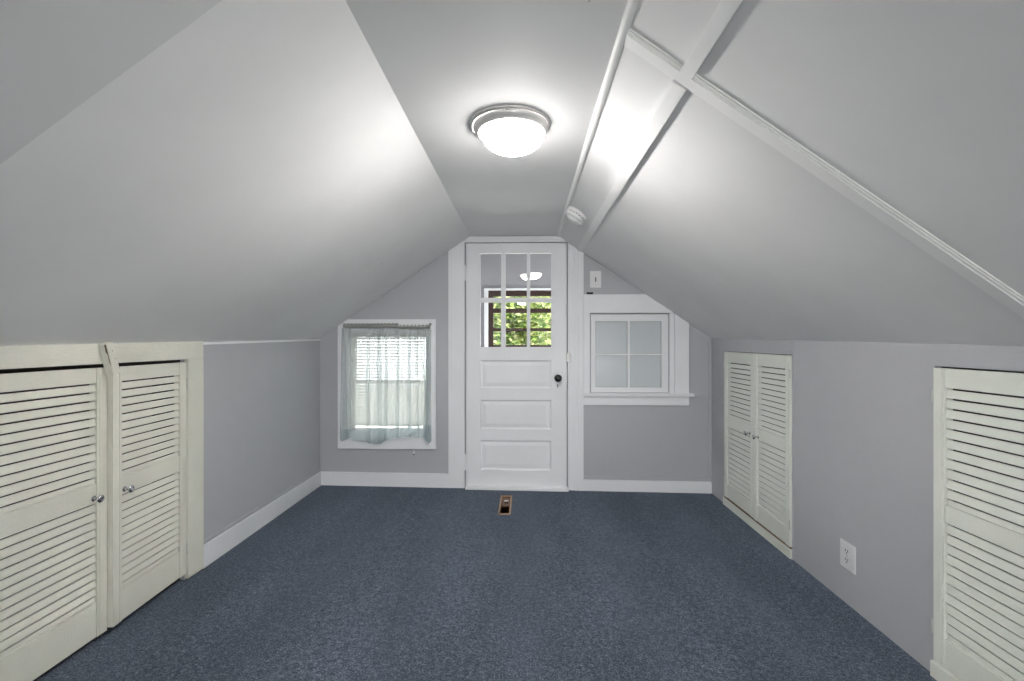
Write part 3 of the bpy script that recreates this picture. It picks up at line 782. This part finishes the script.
# face frame: header, far and near stiles (rough bottom edge on the far one)
prism(b, [(LC1, 1.0 * (fl(XL) + .006)), (LCF, fl(XL) + .004), (LCF, DTOP), (LC1, DTOP)], XL - .001, FX, 'x', bev=.0015)
prism(b, [(LC0 - .10, fl(XL)), (LC0, fl(XL)), (LC0, DTOP), (LC0 - .10, DTOP)], XL - .001, FX, 'x', bev=.0015)
prism(b, [(LC0 - .10, DTOP + .0008), (LCF, DTOP + .0008), (LCF, KZ - .0015), (LC0 - .10, KZ - .0015)], XL - .001, FX - .0005, 'x', bev=.0015)
sag(b)
obj('face_frame', b, M['cream_wood'], lc)
def interior(parent, xa, xb, y0, y1, z1):
    b = B(); t = .01
    t = .003; y0 += .0005; y1 -= .0005
    box(b, xa, xb, y0, y0 + t, .022, z1); box(b, xa, xb, y1 - t, y1, .022, z1)
    box(b, xa, xb, y0, y1, z1 - t, z1); xo_ = xa if xa < 0 else xb
    box(b, xo_ - t, xo_ + t, y0, y1, .022, z1); box(b, xa, xb, y0, y1, .020, .024)
    obj('cabinet_interior', b, M['dark'], parent)
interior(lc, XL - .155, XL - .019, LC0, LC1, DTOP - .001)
split = y_on(107.5, XL + .012)
wl = split - LC0 - .003; wr = LC1 - split - .006
H = DTOP - .012 - DBOT
FACE = XL + .012
make_leaf(lc, (FACE - .001, LC1 - .003, DBOT + .004), PI / 2 + .048, -1, wr, M['cream'], H - .006, .055, .366, .072, .361)
make_leaf(lc, (FACE - .001, LC0 + .002, DBOT - .004), PI / 2, 1, wl, M['cream'], H + .002, .055, .366, .072, .361)
# wooden turn latch nailed to the header, hanging askew
t = B(); box(t, 0, .031, -.015, .017, -.060, .060, .002)
b = B(); yl = y_on(110.5, FX + .02)
merge(b, t, Matrix.Translation((FX, yl, bz_(340.5) - .068)) @ Matrix.Rotation(math.radians(15), 4, 'X'))
tl = obj('turn_latch', b, M['cream_wood'], lc); tl['label'] = 'chipped wooden turn latch hanging askew'
b = B(); mtl = Matrix.Translation((FX, yl, bz_(340.5) - .068)) @ Matrix.Rotation(math.radians(15), 4, 'X')
for yy, z in ((.004, .030), (.009, -.002)):
    b = B(); t = B(); tube(t, (.0300, yy, z), (.0314, yy, z), .0018, 10); merge(b, t, mtl); obj('nail_head', b, M['rawwood'], tl)
b = B(); t = B(); prism(t, [(.024, .058), (.0295, .058), (.0295, -.02), (.0275, -.01), (.0280, .02), (.023, .03)], -.0156, -.014); merge(b, t, mtl)
obj('bare_edge', b, M['rawwood'], tl)

# far right closet
rc_ = thing('louvered_closet', 'pale louvered double-door closet at the far end of the right wall', 'closet', (XR, (RF0 + RF1) / 2, 0), None)
b = B(); yb0, yb1 = RF0 - .001, RF1 + .012
pts = [(yb0, -.030), (yb1, -.025), (yb1, .036)]
pts += [(yb0, .030)]
prism(b, pts, XR - .012, XR + .02, 'x', bev=.002)
obj('kick_board', b, M['cream_pale'], rc_)
b = B(); box(b, XR - .011, XR + .02, RF0, RF1, .0365, .0385); o = obj('bare_edge', b, M['rawwood'], rc_)
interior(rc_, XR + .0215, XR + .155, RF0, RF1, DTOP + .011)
sp = y_on(755.2, XR)
H2 = DTOP + .008 - .045
FR = XR - .008
make_leaf(rc_, (FR, RF1 - .003, .045), -PI / 2, 1, RF1 - sp - .005, M['cream_pale'], H2, .072, .372, .072, .395)
make_leaf(rc_, (FR - .004, RF0 + .003, .045), -PI / 2 - .004, -1, sp - RF0 - .005, M['cream_pale'], H2, .072, .372, .072, .395)

# near right closet
rn = thing('louvered_closet', 'pale louvered closet cut off by the right edge, nearest on the right wall', 'closet', (XR, (RN0 + RN1) / 2, 0), None)
b = B(); prism(b, [(RN0, -.03), (RN1 + .004, -.026), (RN1 + .004, .036), (RN0, .040)], XR - .014, XR + .02, 'x', bev=.002)
obj('kick_board', b, M['cream_pale'], rn)
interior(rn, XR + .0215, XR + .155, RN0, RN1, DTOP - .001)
H3 = DTOP - .006 - .042
make_leaf(rn, (XR - .008, RN1 - .004, .042), -PI / 2, 1, .392, M['cream_pale'], H3, .064, .388, .059, .386)
make_leaf(rn, (XR - .008, RN0 + .003, .042), -PI / 2, -1, .392, M['cream_pale'], H3, .064, .388, .059, .386)

# ------------------------------------------------------------------ room behind the door
P1 = 5.275     # its far wall
PX0, PX1 = -.525, 1.6; PZ = 2.35; PY0 = YB + .12
def px_(p): return at_y(p, 340.5, P1)[0]
def pz_(p): return CZ + (340.5 - p) * P1 / F
ww = (px_(488.3), px_(590), pz_(372), pz_(290.4))
def wall_holes(bm, x0, x1, y0, y1, z0, z1, h):
    box(bm, x0, h[0], y0, y1, z0, z1); box(bm, h[1], x1, y0, y1, z0, z1)
    box(bm, h[0], h[1], y0, y1, z0, h[2]); box(bm, h[0], h[1], y0, y1, h[3], z1)
b = B(); wall_holes(b, PX0 - .07, PX1 + .1, P1, P1 + .1, -.1, PZ, ww)
struct('wall_porch_far', b, M['porch'], 'lilac-grey wall seen through the door glass', 'wall')
b = B(); box(b, PX0 - .07, PX0, PY0, P1, -.1, PZ)
struct('wall_porch_left', b, M['porch'], 'left wall of the room behind the door', 'wall')
b = B(); box(b, PX1, PX1 + .1, PY0, P1, -.1, .6); box(b, PX1, PX1 + .1, PY0, P1, 2.1, PZ); box(b, PX1, PX1 + .1, PY0, PY0 + .25, .6, 2.1); box(b, PX1, PX1 + .1, P1 - .15, P1, .6, 2.1)  # wide unseen opening, added to let light into this room
struct('wall_porch_right', b, M['porch'], 'right wall of the room behind the door', 'wall')
b = B(); box(b, PX0 - .07, PX1 + .1, YB + .118, P1 + .1, PZ, PZ + .06)
struct('ceiling_porch', b, M['porch'], 'ceiling of the room behind the door', 'ceiling')
b = B(); box(b, PX0 - .07, PX1 + .1, YB + .021, P1 + .1, -.1, -.02)
struct('floor_porch', b, M['trim'], 'floor of the room behind the door', 'floor')
b = B()    # gable above attic end, closes the gap between roof and porch ceiling
prism(b, [(PX0 - .07, roof(PX0 - .07) + .031), (CLX, CEIL + .031), (CRX, CEIL + .031), (XR, roof(XR) + .031), (PX1 + .1, roof(XR) + .031), (PX1 + .1, PZ), (PX0 - .07, PZ)], YB + .02, YB + .118)
struct('wall_gable_top', b, M['porch'], 'upper gable wall above the roof slopes', 'wall')
w3 = struct_empty('window_3', ((ww[0] + ww[1]) / 2, P1, ww[2]), 'dark-framed window with garden greenery seen through the door glass', 'window')
b = B(); cw = px_(488.3) - px_(484.2)
for q in ((ww[0] - cw, ww[0], ww[2] - cw, ww[3] + cw * .5), (ww[1], ww[1] + cw, ww[2] - cw, ww[3] + cw * .5), (ww[0], ww[1], ww[3], ww[3] + cw * .5), (ww[0], ww[1], ww[2] - cw, ww[2])):
    box(b, q[0], q[1], P1 - .018, P1, q[2], q[3], .002)
obj('casing', b, M['trim'], w3)
b = B(); fw = px_(493.2) - px_(488.3)
box(b, ww[0], ww[0] + fw, P1 + .01, P1 + .08, ww[2], ww[3]); box(b, ww[1] - fw, ww[1], P1 + .01, P1 + .08, ww[2], ww[3])
box(b, ww[0], ww[1], P1 + .011, P1 + .08, pz_(295.9), ww[3]); box(b, ww[0], ww[1], P1 + .011, P1 + .08, ww[2], ww[2] + fw)
for a, c in ((308.3, 312.8), (328.2, 331.2), (345, 348.6)): box(b, ww[0] + fw, ww[1] - fw, P1 + .02, P1 + .06, pz_(c), pz_(a), .002)
obj('window_frame', b, M['winbrown'], w3)
b = B(); box(b, ww[0] + .01, ww[1] - .01, P1 + .038, P1 + .042, ww[2] + .01, ww[3] - .01); obj('glass_pane', b, M['glass'], w3)

# ------------------------------------------------------------------ garden
b = B(); box(b, -40, 40, -30, 40, -3.3, -3.0); struct('ground', b, M['grass'], 'pale gravel ground far below outside the windows', 'ground')
def tree(x, y, top, rad, n, mat, label, seed, big=1.0):
    rnd = random.Random(seed)
    t = thing('leafy_tree', label, 'tree', (x, y, -3.0), 'garden trees')
    b = B(); tube(b, (x, y, -3.0), (x + .05, y, top - rad * .8), .09, 10)
    for k in range(7):
        a = rnd.uniform(0, 2 * PI); z = rnd.uniform(-1.0, top - rad)
        tube(b, (x, y, z), (x + math.cos(a) * rad * .7, y + math.sin(a) * rad * .7, z + rad * .6), .03, 6)
    obj('trunk', b, M['bark'], t)
    verts = []; faces = []
    clumps = [(rnd.gauss(0, rad * .5), rnd.gauss(0, rad * .4), rnd.uniform(-2.6 * rad, 0)) for _ in range(45)]
    for k in range(n):
        c = rnd.choice(clumps); r = rad * .34
        p = Vector((x + c[0] + rnd.gauss(0, r * .6), y + c[1] + rnd.gauss(0, r * .6), top - rad * .4 + c[2] + rnd.gauss(0, r * .55)))
        s = rnd.uniform(.035, .075) * big
        m3 = Matrix.Rotation(rnd.uniform(0, 6.3), 3, 'Z') @ Matrix.Rotation(rnd.uniform(-1.2, 1.2), 3, 'X') @ Matrix.Rotation(rnd.uniform(0, 6.3), 3, 'Z')
        i = len(verts)
        for q in ((-.0, -1, 0), (.5, -.2, .12), (0, 1, 0), (-.5, -.2, .12)): verts.append(p + m3 @ (Vector(q) * s))
        faces.append((i, i + 1, i + 2, i + 3))
    me = bpy.data.meshes.new('foliage'); me.from_pydata([v - Vector((x, y, -3.0)) for v in verts], [], faces); me.materials.append(mat)
    o = bpy.data.objects.new('foliage', me); C.objects.link(o); o.parent = t
tree(-.45, 8.0, 2.9, .80, 14000, M['leaf'], 'green leafy tree seen at the left of the far window', 1)
tree(.95, 10.4, 3.1, .95, 16000, M['leaf2'], 'yellow-green tree seen at the right of the far window', 2)
tree(.2, 14.4, 5.0, 1.9, 34000, M['leaf'], 'deeper green tree standing behind the other two', 3, 1.4)

# rear windows behind the viewpoint, unseen and added to brighten the room
for wn, (a0, a1) in (('added_window_4', (-1.42, -1.12)), ('added_window_5', (.62, 1.20))):
    c0, c1 = .30, (1.10 if a0 < 0 else 1.20)
    w4 = struct_empty(wn, ((a0 + a1) / 2, YR, c0), 'white window added in the unseen rear gable, ' + ('narrow one on the left' if a0 < 0 else 'wider one on the right'), 'window')
    b = B()
    for q in ((a0 - .06, a0, c0 - .06, c1 + .05), (a1, a1 + .06, c0 - .06, c1 + .05), (a0, a1, c1, c1 + .05), (a0, a1, c0 - .06, c0)): box(b, q[0], q[1], YR, YR + .018, q[2], q[3], .002)
    obj('casing', b, M['trim'], w4)
    b = B()
    for q in ((a0, a0 + .04, c0, c1), (a1 - .04, a1, c0, c1), (a0, a1, .73, .77), (a0, a1, c1 - .04, c1), (a0, a1, c0, c0 + .05)): box(b, q[0], q[1], YR - .09, YR - .06, q[2], q[3], .002)
    obj('sash', b, M['trim'], w4)
    b = B(); box(b, a0, a1, YR - .077, YR - .073, c0, c1); obj('glass_pane', b, M['glass'], w4)

# ------------------------------------------------------------------ daylight, fill lamps, camera, view
w = bpy.data.worlds.new('World'); bpy.context.scene.world = w; w.use_nodes = True; nt = w.node_tree
bg = nt.nodes['Background']; bg.inputs['Color'].default_value = (.92, .96, 1.0, 1); bg.inputs['Strength'].default_value = 4.6

sun = bpy.data.lights.new('sun', 'SUN'); sun.energy = 5.0; sun.angle = math.radians(1.5); sun.color = (1, .95, .86)
so = bpy.data.objects.new('sun', sun); C.objects.link(so)
so.rotation_euler = Vector((-.64, .26, -.72)).to_track_quat('-Z', 'Y').to_euler()      # from behind the viewpoint, high on the right
for k, (a0, a1) in enumerate(((-1.42, -1.12), (.62, 1.20))):                             # fill lamps added outside the two unseen rear windows
    al = bpy.data.lights.new('rear_fill_light', 'AREA'); al.shape = 'RECTANGLE'; al.size = a1 - a0; al.size_y = .9; al.energy = (16, 26)[k]; al.color = (1.0, .97, .96)
    ao = bpy.data.objects.new('rear_fill_light', al); C.objects.link(ao); ao.location = ((a0 + a1) / 2, YR - .13, .75); ao.rotation_euler = (PI / 2, 0, 0)

pl = bpy.data.lights.new('porch_fill_light', 'AREA'); pl.shape = 'RECTANGLE'; pl.size = 1.5; pl.size_y = .7; pl.energy = 30; pl.color = (1.0, .98, .97)
po = bpy.data.objects.new('porch_fill_light', pl); C.objects.link(po); po.location = (.3, 4.55, .12)                 # fill lamp added at the porch floor, aimed up through the door glass
po.rotation_euler = Vector((-.10, -.70, .72)).to_track_quat('-Z', 'Y').to_euler()

cam = bpy.data.cameras.new('Camera'); co = bpy.data.objects.new('Camera', cam); C.objects.link(co)
co.location = (0, 0, CZ); co.rotation_euler = (PI / 2, 0, TH)
cam.sensor_width = 36; cam.lens = 36 * F / 1024; cam.clip_start = .02
sc = bpy.context.scene; sc.camera = co
sc.view_settings.view_transform = 'Standard'; sc.view_settings.look = 'None'
sc.view_settings.gamma = 1; sc.view_settings.use_curve_mapping = False; sc.view_settings.exposure = 0.78
sc.cycles.max_bounces = 10; sc.cycles.diffuse_bounces = 6; sc.cycles.transparent_max_bounces = 24
sc.cycles.use_denoising = True; sc.cycles.sample_clamp_indirect = 6
